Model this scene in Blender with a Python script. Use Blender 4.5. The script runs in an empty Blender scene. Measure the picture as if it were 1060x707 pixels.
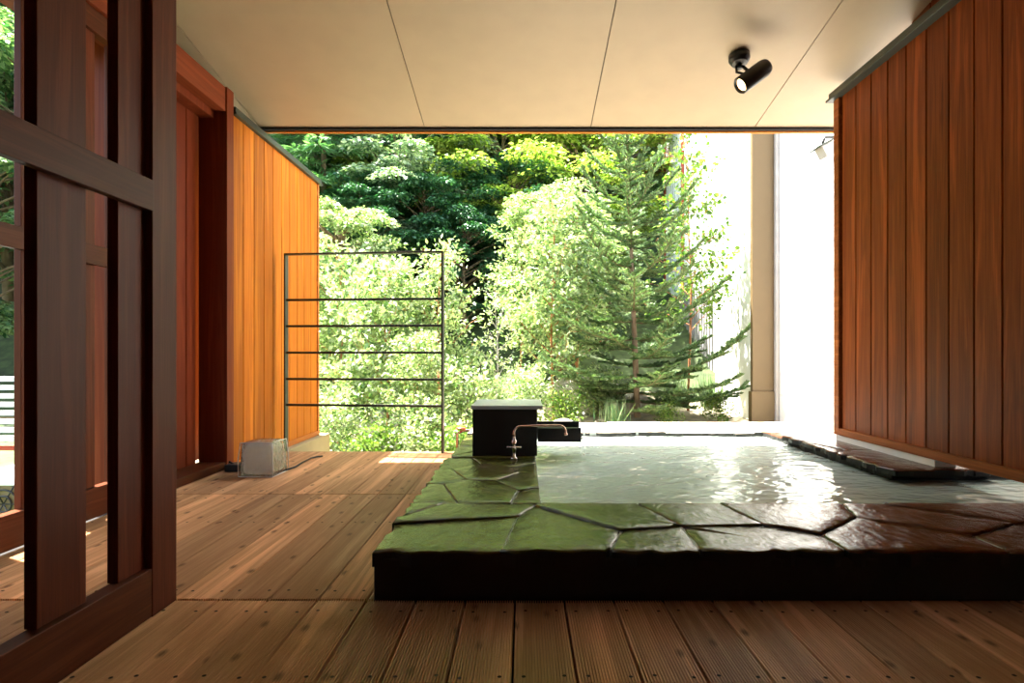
import bpy, math, random
import numpy as np
from mathutils import Vector, Matrix, Euler
random.seed(7)
SC = bpy.context.scene
COL = SC.collection
PI = math.pi
F = 589.0
def R(d): return math.radians(d)

# ------------------------------------------------------------------ objects
def link(o, parent=None):
    COL.objects.link(o)
    if parent is not None: o.parent = parent
    return o
def tag(o, label=None, cat=None, group=None, kind=None):
    if label: o['label'] = label
    if cat: o['category'] = cat
    if group: o['group'] = group
    if kind: o['kind'] = kind
    return o
def empty(name, loc=(0,0,0), rz=0):
    o = bpy.data.objects.new(name, None); o.empty_display_size = .1
    o.location = loc; o.rotation_euler = (0,0,rz)
    return link(o)
def copy_tree(o, parent=None):
    c = o.copy(); COL.objects.link(c); c.parent = parent
    for ch in list(o.children): copy_tree(ch, c)
    return c

class MB:
    """collects geometry; build() links it as one mesh object"""
    def __init__(s): s.v=[]; s.f=[]; s.m=[]; s.c=[]; s.sm=[]
    def add(s, vs, fs, mi=0, col=0.5, smooth=False):
        b=len(s.v); s.v += [tuple(v) for v in vs]
        for f in fs:
            s.f.append(tuple(i+b for i in f)); s.m.append(mi); s.c.append(col); s.sm.append(smooth)
    def box(s, x0,x1,y0,y1,z0,z1, mi=0, col=.5, M=None):
        vs=[Vector(p) for p in ((x0,y0,z0),(x1,y0,z0),(x1,y1,z0),(x0,y1,z0),(x0,y0,z1),(x1,y0,z1),(x1,y1,z1),(x0,y1,z1))]
        if M is not None: vs=[M@v for v in vs]
        s.add(vs, [(0,3,2,1),(4,5,6,7),(0,1,5,4),(1,2,6,5),(2,3,7,6),(3,0,4,7)], mi, col)
    def tube(s, pts, rad, n=10, mi=0, col=.5, cap=True):
        pts=[Vector(p) for p in pts]
        rads = rad if isinstance(rad,(list,tuple)) else [rad]*len(pts)
        vs=[]; fs=[]
        up=None
        for i,p in enumerate(pts):
            d=(pts[min(i+1,len(pts)-1)]-pts[max(i-1,0)]).normalized()
            if up is None:
                up=Vector((0,0,1)) if abs(d.z)<.9 else Vector((1,0,0))
            a=d.cross(up).normalized(); b=a.cross(d).normalized(); up=b
            for k in range(n):
                t=2*PI*k/n; vs.append(p+(a*math.cos(t)+b*math.sin(t))*rads[i])
        for i in range(len(pts)-1):
            for k in range(n):
                k2=(k+1)%n; fs.append((i*n+k,i*n+k2,(i+1)*n+k2,(i+1)*n+k))
        if cap:
            fs.append(tuple(range(n))[::-1]); fs.append(tuple((len(pts)-1)*n+k for k in range(n)))
        s.add(vs,fs,mi,col,True)
    def lathe(s, prof, M=None, n=28, mi=0):
        """prof: (r,z) list"""
        vs=[];fs=[]
        for r,z in prof:
            for k in range(n):
                t=2*PI*k/n; v=Vector((r*math.cos(t),r*math.sin(t),z)); vs.append(M@v if M is not None else v)
        for i in range(len(prof)-1):
            for k in range(n):
                k2=(k+1)%n; fs.append((i*n+k,i*n+k2,(i+1)*n+k2,(i+1)*n+k))
        fs.append(tuple(range(n))[::-1]); fs.append(tuple((len(prof)-1)*n+k for k in range(n)))
        s.add(vs,fs,mi,.5,True)
    def mesh(s, name, mats):
        me=bpy.data.meshes.new(name); me.from_pydata(s.v,[],s.f)
        for m in (mats if isinstance(mats,(list,tuple)) else [mats]): me.materials.append(m)
        me.polygons.foreach_set('material_index', s.m)
        me.polygons.foreach_set('use_smooth', s.sm)
        at=me.attributes.new('tone','FLOAT','FACE'); at.data.foreach_set('value', s.c)
        me.validate(); me.update()
        return me
    def build(s, name, mats, parent=None, bevel=0, seg=2):
        o=bpy.data.objects.new(name, s.mesh(name,mats)); link(o,parent)
        if bevel:
            b=o.modifiers.new('bevel','BEVEL'); b.width=bevel; b.segments=seg; b.limit_method='ANGLE'; b.angle_limit=R(40)
        return o

def part_box(name, mat, parent, *b, bevel=.003, col=.5):
    m=MB(); m.box(*b, col=col); return m.build(name, mat, parent, bevel=bevel)

# ------------------------------------------------------------------ materials
def newmat(name):
    m=bpy.data.materials.new(name); m.use_nodes=True
    nt=m.node_tree; nt.nodes.clear()
    out=nt.nodes.new('ShaderNodeOutputMaterial')
    return m, nt, out
def N(nt, t, **kw):
    n=nt.nodes.new(t)
    for k,v in kw.items():
        if k in n.inputs: n.inputs[k].default_value=v
        else: setattr(n,k,v)
    return n
def L(nt,a,b): nt.links.new(a,b)
def ramp(nt, fac, stops):
    r=nt.nodes.new('ShaderNodeValToRGB'); e=r.color_ramp.elements
    while len(e)<len(stops): e.new(.5)
    for i,(p,c) in enumerate(stops): e[i].position=p; e[i].color=(*c,1)
    L(nt,fac,r.inputs[0]); return r.outputs[0]
def mix(nt, a, b, fac, mode='MIX'):
    n=nt.nodes.new('ShaderNodeMix'); n.data_type='RGBA'; n.blend_type=mode
    for inp,v in ((n.inputs[0],fac),(n.inputs[6],a),(n.inputs[7],b)):
        if isinstance(v,bpy.types.NodeSocket): L(nt,v,inp)
        elif isinstance(v,(tuple,list)): inp.default_value=(*v,1)
        else: inp.default_value=v
    return n.outputs[2]
def plain(name, col, rough=.6, metal=0, bump=0, bscale=60, var=.12, spec=.5):
    m,nt,out=newmat(name)
    p=N(nt,'ShaderNodeBsdfPrincipled',Roughness=rough,Metallic=metal); p.inputs['Specular IOR Level'].default_value=spec
    L(nt,p.outputs[0],out.inputs[0])
    tc=N(nt,'ShaderNodeTexCoord'); no=N(nt,'ShaderNodeTexNoise',Scale=6.0,Detail=4.0); L(nt,tc.outputs['Object'],no.inputs['Vector'])
    c0=tuple(min(1,c*(1-var)) for c in col); c1=tuple(min(1,c*(1+var)) for c in col)
    L(nt,ramp(nt,no.outputs['Fac'],[(.3,c0),(.7,c1)]),p.inputs['Base Color'])
    if bump:
        n2=N(nt,'ShaderNodeTexNoise',Scale=float(bscale),Detail=3.0); L(nt,tc.outputs['Object'],n2.inputs['Vector'])
        b=N(nt,'ShaderNodeBump',Strength=bump,Distance=.01); L(nt,n2.outputs['Fac'],b.inputs['Height']); L(nt,b.outputs[0],p.inputs['Normal'])
    return m
def wood(name, dark, light, axis='Z', rough=.5, knots=0.0, grain=1.0, tone=.35, bump=.15, spec=.12):
    """long-grained wood; tone attribute varies from board to board"""
    m,nt,out=newmat(name)
    p=N(nt,'ShaderNodeBsdfPrincipled',Roughness=rough); L(nt,p.outputs[0],out.inputs[0]); p.inputs['Specular IOR Level'].default_value=spec
    tc=N(nt,'ShaderNodeTexCoord'); at=N(nt,'ShaderNodeAttribute',attribute_name='tone')
    mul=N(nt,'ShaderNodeMath',operation='MULTIPLY'); L(nt,at.outputs['Fac'],mul.inputs[0]); mul.inputs[1].default_value=37.0
    comb=N(nt,'ShaderNodeCombineXYZ'); [L(nt,mul.outputs[0],comb.inputs[i]) for i in range(3)]
    add=N(nt,'ShaderNodeVectorMath',operation='ADD'); L(nt,tc.outputs['Object'],add.inputs[0]); L(nt,comb.outputs[0],add.inputs[1])
    mp=N(nt,'ShaderNodeMapping'); L(nt,add.outputs[0],mp.inputs['Vector'])
    s=[14*grain]*3; s['XYZ'.index(axis)]=.7*grain; mp.inputs['Scale'].default_value=s
    n1=N(nt,'ShaderNodeTexNoise',Scale=1.0,Detail=5.0,Roughness=.6,Distortion=.6); L(nt,mp.outputs[0],n1.inputs['Vector'])
    # ring figure
    w=N(nt,'ShaderNodeMath',operation='MULTIPLY'); L(nt,n1.outputs['Fac'],w.inputs[0]); w.inputs[1].default_value=22.0
    sn=N(nt,'ShaderNodeMath',operation='SINE'); L(nt,w.outputs[0],sn.inputs[0])
    mr=N(nt,'ShaderNodeMapRange'); L(nt,sn.outputs[0],mr.inputs[0]); mr.inputs[1].default_value=-1; mr.inputs[2].default_value=1
    mp2=N(nt,'ShaderNodeMapping'); L(nt,add.outputs[0],mp2.inputs['Vector'])
    s2=[150*grain]*3; s2['XYZ'.index(axis)]=3*grain; mp2.inputs['Scale'].default_value=s2
    n2=N(nt,'ShaderNodeTexNoise',Scale=1.0,Detail=3.0); L(nt,mp2.outputs[0],n2.inputs['Vector'])
    f1=mix(nt,n1.outputs['Fac'],mr.outputs[0],.22); f2=mix(nt,f1,n2.outputs['Fac'],.3)
    c=ramp(nt,f2,[(.28,dark),(.68,light)])
    tr=N(nt,'ShaderNodeMapRange'); L(nt,at.outputs['Fac'],tr.inputs[0]); tr.inputs[3].default_value=1-tone; tr.inputs[4].default_value=1+tone*.6
    c=mix(nt,c,tr.outputs[0],1.0,'MULTIPLY')
    if knots:
        mp3=N(nt,'ShaderNodeMapping'); L(nt,add.outputs[0],mp3.inputs['Vector'])
        s3=[9.0]*3; s3['XYZ'.index(axis)]=4.5
        for i,a in enumerate('XYZ'):
            if a!=axis and a=='Z': s3[i]=.01
        mp3.inputs['Scale'].default_value=s3
        vo=N(nt,'ShaderNodeTexVoronoi',Scale=1.0,voronoi_dimensions='2D'); L(nt,mp3.outputs[0],vo.inputs['Vector'])
        k=ramp(nt,vo.outputs['Distance'],[(.04,(knots,)*3),(.12,(0,0,0))])
        sep=N(nt,'ShaderNodeSeparateColor'); L(nt,vo.outputs['Color'],sep.inputs[0])
        gt=N(nt,'ShaderNodeMath',operation='GREATER_THAN'); L(nt,sep.outputs[0],gt.inputs[0]); gt.inputs[1].default_value=.45
        kk=N(nt,'ShaderNodeMath',operation='MULTIPLY'); L(nt,k,kk.inputs[0]); L(nt,gt.outputs[0],kk.inputs[1])
        c=mix(nt,c,tuple(x*.4 for x in dark),kk.outputs[0])
    L(nt,c,p.inputs['Base Color'])
    b=N(nt,'ShaderNodeBump',Strength=bump,Distance=.004); L(nt,f2,b.inputs['Height']); L(nt,b.outputs[0],p.inputs['Normal'])
    return m
def leafmat(name, c0, c1, trans=.35, rough=.45):
    m,nt,out=newmat(name)
    g=N(nt,'ShaderNodeNewGeometry'); 
    c=ramp(nt,g.outputs['Random Per Island'],[(.0,c0),(1.,c1)])
    d=N(nt,'ShaderNodeBsdfPrincipled',Roughness=rough); L(nt,c,d.inputs['Base Color'])
    t=N(nt,'ShaderNodeBsdfTranslucent'); ct=mix(nt,c,(1.0,1.25,.5),1.0,'MULTIPLY'); L(nt,ct,t.inputs['Color'])
    ms=N(nt,'ShaderNodeMixShader'); ms.inputs[0].default_value=trans
    L(nt,d.outputs[0],ms.inputs[1]); L(nt,t.outputs[0],ms.inputs[2]); L(nt,ms.outputs[0],out.inputs[0])
    return m

M={}
M['deck']=wood('ribbed decking wood',(.41,.19,.08),(.87,.54,.30),'Y',spec=.3,rough=.45,knots=.85,tone=.28,bump=.1)
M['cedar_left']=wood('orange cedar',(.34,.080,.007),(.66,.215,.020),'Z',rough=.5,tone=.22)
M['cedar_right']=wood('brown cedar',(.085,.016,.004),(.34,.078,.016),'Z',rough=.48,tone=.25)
M['trim_y']=wood('cedar trim lengthwise',(.36,.10,.02),(.62,.23,.06),'Y',rough=.5,tone=.2)
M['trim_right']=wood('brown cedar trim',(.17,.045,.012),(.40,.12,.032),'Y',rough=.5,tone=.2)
M['header']=wood('dark red header wood',(.16,.030,.010),(.30,.070,.025),'Y',rough=.5,tone=.2)
M['trim_x']=wood('cedar trim crosswise',(.42,.13,.02),(.72,.27,.05),'X',rough=.5,tone=.2)
M['red_wood']=wood('red stained wood',(.13,.022,.008),(.24,.050,.016),'Z',rough=.45,tone=.2)
M['lattice_z']=wood('dark stained wood upright',(.075,.017,.007),(.16,.040,.017),'Z',rough=.42,tone=.2,grain=1.6)
M['lattice_y']=wood('dark stained wood rail',(.065,.017,.007),(.14,.040,.016),'Y',rough=.42,tone=.2,grain=1.6)
M['ceiling']=plain('painted ceiling board',(.44,.345,.235),.5,bump=.05,bscale=150,var=.03)
M['black']=plain('black metal',(.015,.015,.016),.4,spec=.5)
M['cap']=plain('dark capping metal',(.05,.06,.05),.45,metal=.3)
M['joint']=plain('joint shadow black',(.01,.008,.006),.9)
M['railpaint']=plain('dark grey painted steel',(.06,.062,.055),.4,metal=.4)
M['chrome']=plain('chrome',(.75,.72,.68),.12,metal=1,var=.03)
M['copper']=plain('copper',(.74,.50,.40),.2,metal=1)
M['granite']=plain('black granite',(.012,.013,.014),.35,bump=.1,bscale=300,var=.4)
M['granite_top']=plain('honed grey stone',(.48,.52,.56),.3,bump=.1,bscale=300,var=.1)
M['shaded_stone']=plain('tub stone with shade in its colour',(.012,.011,.010),.7,bump=.4,bscale=30,var=.3)  # near-black colour stands in for shade on tub front and stone sides
M['concrete']=plain('beige render',(.33,.25,.125),.8,bump=.1,var=.08)
M['concrete_grey']=plain('grey concrete',(.42,.41,.39),.8,bump=.1,var=.1)
M['white_wall']=plain('white render',(.82,.82,.80),.8,bump=.05,var=.02)
M['white']=plain('white painted metal',(.8,.8,.78),.5,var=.02)
M['beige']=plain('beige pipe cover',(.115,.074,.029),.6,var=.04)
M['grey_siding']=plain('grey siding',(.35,.34,.33),.7,var=.1)
M['red_paint']=plain('red brown paint',(.45,.06,.025),.5)
M['soil']=plain('garden soil',(.30,.26,.18),.95,bump=.6,bscale=14,var=.35)
M['moss']=plain('forest floor',(.045,.07,.02),.95,bump=.6,bscale=4,var=.5)
M['rock']=plain('garden rock',(.42,.38,.34),.85,bump=.7,bscale=9,var=.25)
M['bark']=plain('bark',(.20,.14,.09),.9,bump=.5,bscale=40,var=.3)
M['bark_red']=plain('orange bark',(.42,.17,.07),.8,bump=.4,bscale=40,var=.2)
M['bark_grey']=plain('grey bark',(.33,.31,.28),.9,bump=.5,bscale=40,var=.25)
M['rubber']=plain('black rubber',(.012,.012,.012),.5)
M['dark_red']=plain('red valve paint',(.5,.05,.03),.4)

# wet paving: each stone its own tone (0..1 brown, 1..2 green)
m,nt,out=newmat('wet crazy paving'); M['paving']=m
p=N(nt,'ShaderNodeBsdfPrincipled'); L(nt,p.outputs[0],out.inputs[0])
tc=N(nt,'ShaderNodeTexCoord'); at=N(nt,'ShaderNodeAttribute',attribute_name='tone')
no=N(nt,'ShaderNodeTexNoise',Scale=7.0,Detail=6.0,Roughness=.65); L(nt,tc.outputs['Object'],no.inputs['Vector'])
br=ramp(nt,no.outputs['Fac'],[(.3,(.045,.017,.009)),(.7,(.14,.055,.030))])
gr=ramp(nt,no.outputs['Fac'],[(.3,(.030,.040,.008)),(.52,(.095,.125,.020)),(.64,(.075,.080,.050)),(.75,(.12,.12,.10))])
cc=mix(nt,br,gr,at.outputs['Fac']); L(nt,cc,p.inputs['Base Color'])
rr=ramp(nt,no.outputs['Fac'],[(.3,(.09,)*3),(.75,(.27,)*3)]); L(nt,rr,p.inputs['Roughness'])
mp=N(nt,'ShaderNodeMapping'); mp.inputs['Scale'].default_value=(1,.55,1); L(nt,tc.outputs['Object'],mp.inputs['Vector'])
nb=N(nt,'ShaderNodeTexNoise',Scale=30.0,Detail=6.0,Roughness=.6,Distortion=.5); L(nt,mp.outputs[0],nb.inputs['Vector'])
b=N(nt,'ShaderNodeBump',Strength=.5,Distance=.012); L(nt,nb.outputs['Fac'],b.inputs['Height']); L(nt,b.outputs[0],p.inputs['Normal'])
M['drystone']=plain('dry pinkish stone',(.50,.40,.33),.7,bump=.4,bscale=25,var=.2)
M['grout']=plain('wet grout',(.30,.32,.31),.35,bump=.5,bscale=60)

# pool water
m,nt,out=newmat('milky bath water'); M['water']=m
tc=N(nt,'ShaderNodeTexCoord')
n1=N(nt,'ShaderNodeTexNoise',Scale=4.5,Detail=2.0,Distortion=.8); n2=N(nt,'ShaderNodeTexNoise',Scale=14.0,Detail=1.0,Distortion=.3)
mpw=N(nt,'ShaderNodeMapping'); mpw.inputs['Scale'].default_value=(1,1.3,1); L(nt,tc.outputs['Object'],mpw.inputs['Vector'])
L(nt,mpw.outputs[0],n1.inputs['Vector']); L(nt,mpw.outputs[0],n2.inputs['Vector'])
hs=mix(nt,n1.outputs['Fac'],n2.outputs['Fac'],.3)
b=N(nt,'ShaderNodeBump',Strength=.6,Distance=.04); L(nt,hs,b.inputs['Height'])
g=N(nt,'ShaderNodeBsdfGlass',IOR=1.33,Roughness=0.0); g.inputs['Color'].default_value=(.80,.90,.84,1); L(nt,b.outputs[0],g.inputs['Normal'])
df=N(nt,'ShaderNodeBsdfPrincipled',Roughness=.03,IOR=1.33); df.inputs['Base Color'].default_value=(.62,.74,.67,1); L(nt,b.outputs[0],df.inputs['Normal'])
ms=N(nt,'ShaderNodeMixShader'); ms.inputs[0].default_value=.75
L(nt,g.outputs[0],ms.inputs[1]); L(nt,df.outputs[0],ms.inputs[2]); L(nt,ms.outputs[0],out.inputs[0])
m,nt,out=newmat('falling water'); M['stream']=m
g=N(nt,'ShaderNodeBsdfGlass',IOR=1.33,Roughness=0.02); L(nt,g.outputs[0],out.inputs[0])
m,nt,out=newmat('frosted glass'); M['frost']=m
p=N(nt,'ShaderNodeBsdfPrincipled',Roughness=.3); p.inputs['Base Color'].default_value=(.92,.88,.82,1); p.inputs['Transmission Weight'].default_value=.3
tl=N(nt,'ShaderNodeBsdfTranslucent'); tl.inputs['Color'].default_value=(.95,.90,.84,1); ms=N(nt,'ShaderNodeMixShader'); ms.inputs[0].default_value=.8
L(nt,p.outputs[0],ms.inputs[1]); L(nt,tl.outputs[0],ms.inputs[2]); L(nt,ms.outputs[0],out.inputs[0])
m,nt,out=newmat('clear plastic film'); M['film']=m
tc=N(nt,'ShaderNodeTexCoord'); no=N(nt,'ShaderNodeTexNoise',Scale=22.0,Detail=4.0,Distortion=1.2); L(nt,tc.outputs['Object'],no.inputs['Vector'])
b=N(nt,'ShaderNodeBump',Strength=.9,Distance=.02); L(nt,no.outputs['Fac'],b.inputs['Height'])
gl=N(nt,'ShaderNodeBsdfGlossy',Roughness=.12); L(nt,b.outputs[0],gl.inputs['Normal'])
tr=N(nt,'ShaderNodeBsdfTransparent'); fr=N(nt,'ShaderNodeFresnel',IOR=1.6); L(nt,b.outputs[0],fr.inputs['Normal'])
mxx=N(nt,'ShaderNodeMath',operation='MULTIPLY_ADD'); L(nt,fr.outputs[0],mxx.inputs[0]); mxx.inputs[1].default_value=1.4; mxx.inputs[2].default_value=.14
ms=N(nt,'ShaderNodeMixShader'); L(nt,mxx.outputs[0],ms.inputs[0]); L(nt,tr.outputs[0],ms.inputs[1]); L(nt,gl.outputs[0],ms.inputs[2]); L(nt,ms.outputs[0],out.inputs[0])
m,nt,out=newmat('lit lamp'); M['glow']=m
e=N(nt,'ShaderNodeEmission',Strength=9.0); e.inputs['Color'].default_value=(1,.62,.28,1); L(nt,e.outputs[0],out.inputs[0])

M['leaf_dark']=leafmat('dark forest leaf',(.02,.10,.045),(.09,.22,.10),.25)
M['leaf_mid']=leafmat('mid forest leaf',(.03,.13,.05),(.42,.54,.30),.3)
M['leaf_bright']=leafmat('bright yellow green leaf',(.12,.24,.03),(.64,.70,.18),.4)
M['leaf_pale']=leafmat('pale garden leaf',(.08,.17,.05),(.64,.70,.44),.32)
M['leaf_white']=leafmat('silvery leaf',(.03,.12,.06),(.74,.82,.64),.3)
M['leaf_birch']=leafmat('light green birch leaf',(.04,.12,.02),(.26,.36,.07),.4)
M['needle']=leafmat('spruce needle',(.04,.11,.04),(.24,.34,.14),.15)
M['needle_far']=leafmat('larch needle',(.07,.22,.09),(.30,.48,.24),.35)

# ------------------------------------------------------------------ camera, sky, sun
cam=bpy.data.cameras.new('camera'); co=bpy.data.objects.new('camera',cam); link(co)
cam.lens=36*F/1060; cam.sensor_width=36; cam.clip_start=.02; cam.clip_end=300
cam.shift_x=-12/1060; cam.shift_y=12.5/1060
co.location=(0,0,.75); co.rotation_euler=(R(90),0,0); SC.camera=co
w=bpy.data.worlds.new('World'); SC.world=w; w.use_nodes=True; nt=w.node_tree; nt.nodes.clear()
wo=nt.nodes.new('ShaderNodeOutputWorld'); bg=N(nt,'ShaderNodeBackground',Strength=.55)
sky=nt.nodes.new('ShaderNodeTexSky'); sky.sky_type='NISHITA'; sky.sun_disc=False; sky.sun_elevation=R(66); sky.sun_rotation=R(-67)
sky.air_density=1.6; sky.dust_density=3.5; sky.ozone_density=1.0
L(nt,sky.outputs[0],bg.inputs[0]); L(nt,bg.outputs[0],wo.inputs[0])
sun=bpy.data.lights.new('sun','SUN'); sun.energy=34; sun.angle=R(.6); sun.color=(1,.95,.86)
so=bpy.data.objects.new('sun',sun); link(so); so.location=(-6,2,12)
to_sun=Vector((-.38,.17,1.0)).normalized(); so.rotation_euler=to_sun.to_track_quat('Z','Y').to_euler()
SC.view_settings.view_transform='Standard'; SC.view_settings.look='None'; SC.view_settings.gamma=1; SC.view_settings.exposure=.45
SC.view_settings.use_curve_mapping=False
try:
    SC.cycles.use_denoising=True; SC.cycles.max_bounces=10; SC.cycles.diffuse_bounces=6; SC.cycles.transparent_max_bounces=12
    SC.cycles.caustics_reflective=True; SC.cycles.sample_clamp_indirect=6
except Exception: pass

# ------------------------------------------------------------------ deck
def deck_section(mb, x0, x1, y0, y1, joists):
    k0=math.floor((x0+.026)/.15)
    k=k0
    while True:
        bx=-.026+.15*k
        if bx>=x1-.01: break
        a=max(bx+.003,x0); b=min(bx+.147,x1); k+=1
        if b-a<.02: continue
        col=random.random(); n=max(3,int((b-a)/.0072)); st=(b-a)/n
        pr=[(a,-.03),(a,-.002)]
        for i in range(n):
            xx=a+i*st
            pr += [(xx+st*.10,0),(xx+st*.50,0),(xx+st*.58,-.008),(xx+st*.98,-.008)]
        pr += [(b,-.002),(b,-.03)]
        nv=len(pr); vs=[(px,y0,pz) for px,pz in pr]+[(px,y1,pz) for px,pz in pr]
        fs=[(i,i+1,nv+i+1,nv+i) for i in range(nv-1)]+[tuple(range(nv))[::-1],tuple(range(nv,2*nv))]
        fs=[f[::-1] for f in fs]
        mb.add(vs,fs,0,col)
        for j in joists:
            for sx in (a+.026,b-.026):
                if b-a<.1: continue
                cx=sx+random.uniform(-.004,.004); cy=j+random.uniform(-.006,.006)
                mb.add([(cx+.0052*math.cos(t*PI/4),cy+.0052*math.sin(t*PI/4),.0006) for t in range(8)],[tuple(range(8))],1,.5)
d=MB()
deck_section(d,-1.94,2.75,-1.6,1.728,[-1.2,-.75,-.3,.15,.6,1.02,1.32,1.655])
deck_section(d,-1.94,-.30,1.742,3.035,[1.80,2.53,2.95])
deck_section(d,-1.94,-.30,3.047,4.36,[3.11,3.72,4.28])
fl=d.build('floor',[M['deck'],M['joint']]); tag(fl,'ribbed timber deck running towards the garden','deck',kind='structure')
m=MB(); m.box(-2.3,2.9,-1.7,1.70,-.14,-.035); m.box(-2.3,-.42,1.70,4.30,-.14,-.035)
o=m.build('floor_underside',M['joint']); tag(o,kind='structure')

# ------------------------------------------------------------------ board walls
def board_wall(name, x, facing, seams, z0, z1, mat, depth=.03, kind='structure', pitch_groove=.0045):
    """vertical boards in a plane of constant X; facing +1 looks to +X"""
    mb=MB()
    for i in range(len(seams)-1):
        a,b=sorted((seams[i],seams[i+1])); a+=pitch_groove*.5; b-=pitch_groove*.5
        xb=x-facing*depth; c=.006
        pr=[(xb,a),(x-facing*c,a),(x,a+c*.6),(x,b-c*.6),(x-facing*c,b),(xb,b)]
        vs=[(px,py,z0) for px,py in pr]+[(px,py,z1) for px,py in pr]
        fs=[(k,(k+1)%6,6+(k+1)%6,6+k) for k in range(6)]+[tuple(range(6))[::-1],tuple(range(6,12))]
        if facing>0: pass
        mb.add(vs,[f[::-1] if facing>0 else f for f in fs],0,random.random())
    a,b=min(seams),max(seams)
    xs=sorted((x-facing*depth,x-facing*(depth+.012))); mb.box(xs[0],xs[1],a,b,z0,z1,1)
    o=mb.build(name,[mat,M['joint']]); tag(o,kind=kind); return o
# left garden fence wall
S=[3.765+.155*i for i in range(11)]
W=board_wall('wall_left',-1.93,1,S,-.0,2.335,M['cedar_left'])
W['label']='orange cedar board wall left of the deck'
part_box('end_trim',M['trim_y'],W,-2.04,-1.92,5.315,5.345,-.005,2.335)
part_box('bottom_rail',M['trim_y'],W,-1.975,-1.915,3.765,5.345,-.012,.028)
part_box('outer_boards',M['cedar_left'],W,-2.04,-2.0,3.765,5.315,0,2.335)
m=MB(); m.box(-2.07,-1.90,3.765,5.39,2.335,2.352); m.box(-2.055,-1.905,3.765,5.375,2.352,2.385)
m.build('capping',M['cap'],W,bevel=.003)
# concrete plinth under it
o=part_box('wall_plinth',M['concrete'],None,-2.12,-1.862,3.9,5.47,-1.2,-.013,bevel=.008); tag(o,kind='structure')
# house wall further forward, recessed boards
hw=board_wall('wall_house',-2.09,1,[3.0+.105*i for i in range(7)],0.0,2.5,M['red_wood'])
part_box('post',M['red_wood'],hw,-2.10,-1.915,3.675,3.76,0,2.475)
part_box('header',M['header'],hw,-2.0,-1.925,1.3,3.675,2.315,2.47)
part_box('header_soffit',M['red_wood'],hw,-2.09,-2.0,1.3,3.675,2.27,2.33)
part_box('door_sill',M['lattice_y'],hw,-2.10,-1.925,2.96,3.675,.001,.05)
o=part_box('wall_house_return',M['red_wood'],None,-2.62,-2.09,2.985,3.02,0,2.6); tag(o,kind='structure')
# closure above low wall, dark gap
# ---- lattice screens (sliding doors)
def lattice(x, y_end, slats, y_start, ztop, label):
    r=empty('lattice_door',(x,y_end,0)); tag(r,label,'door')
    def pb(nm,mt,a,b,c,d_,e,f): 
        mm=MB(); mm.box(a,b,c-y_end,d_-y_end,e,f,col=random.random()); return mm.build(nm,mt,r,bevel=.002)
    pb('stile',M['lattice_z'],-.045,.0,y_end-.112,y_end,.004,ztop)
    pb('stile',M['lattice_z'],-.045,.0,y_start,y_start+.112,.004,ztop)
    pb('bottom_rail',M['lattice_y'],-.045,-.001,y_start+.112,y_end-.112,.006,.142)
    pb('middle_rail',M['lattice_y'],-.02,.004,y_start+.112,y_end-.112,1.152,1.24)
    pb('top_rail',M['lattice_y'],-.045,-.001,y_start+.112,y_end-.112,ztop-.1,ztop)
    for s in slats: pb('slat',M['lattice_z'],-.05,-.021,s,s+.142,.142,ztop-.1)
    return r
lattice(-1.05,1.722,[1.502,1.2516,1.0,.75,.50],.25,2.5,'large dark slatted wooden sliding door open at the left foreground')
lattice(-1.94,2.96,[2.70,2.46,2.221,1.98],1.70,2.31,'reddish slatted wooden door behind the foreground door, along the house wall')

# right wall
S=[3.70-.155*i for i in range(34)]
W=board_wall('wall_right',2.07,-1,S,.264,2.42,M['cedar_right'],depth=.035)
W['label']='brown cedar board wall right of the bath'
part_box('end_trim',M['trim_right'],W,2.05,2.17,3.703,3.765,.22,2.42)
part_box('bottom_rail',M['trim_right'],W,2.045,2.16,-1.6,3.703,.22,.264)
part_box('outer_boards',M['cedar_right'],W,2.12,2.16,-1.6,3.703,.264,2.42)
m=MB(); m.box(2.015,2.20,-1.6,3.80,2.42,2.436); m.box(2.03,2.19,-1.6,3.79,2.436,2.475)
m.build('capping',M['cap'],W,bevel=.003)
o=part_box('wall_curb',M['white_wall'],None,2.052,2.16,2.84,3.74,.176,.2195); tag(o,kind='structure')
o=part_box('wall_light_blocker_outer',M['red_wood'],None,-2.40,-2.30,3.03,4.24,0,2.44); tag(o,kind='structure')  # added closure behind the cedar wall, shuts out stray light
o=part_box('wall_light_blocker_upper',M['red_wood'],None,-2.40,-2.30,-1.6,3.03,2.36,2.66); tag(o,kind='structure')  # added band above the header, blocks light to darken the ceiling edge
W=board_wall('wall_right_upper',2.22,-1,[3.26-.155*i for i in range(32)],2.2,3.4,M['red_wood'])
W=board_wall('wall_light_blocker_near',-1.96,1,[-1.6+.15*i for i in range(23)],0,3.6,M['red_wood'])  # added out of view, closes the left side to darken the room
# wall behind the camera
mb=MB()
for i in range(32):
    mb.box(-2.4+.15*i+.002,-2.4+.15*i+.148,-1.66,-1.62,0,3.6,col=random.random())
o=mb.build('wall_back',M['red_wood']); tag(o,kind='structure')

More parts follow.
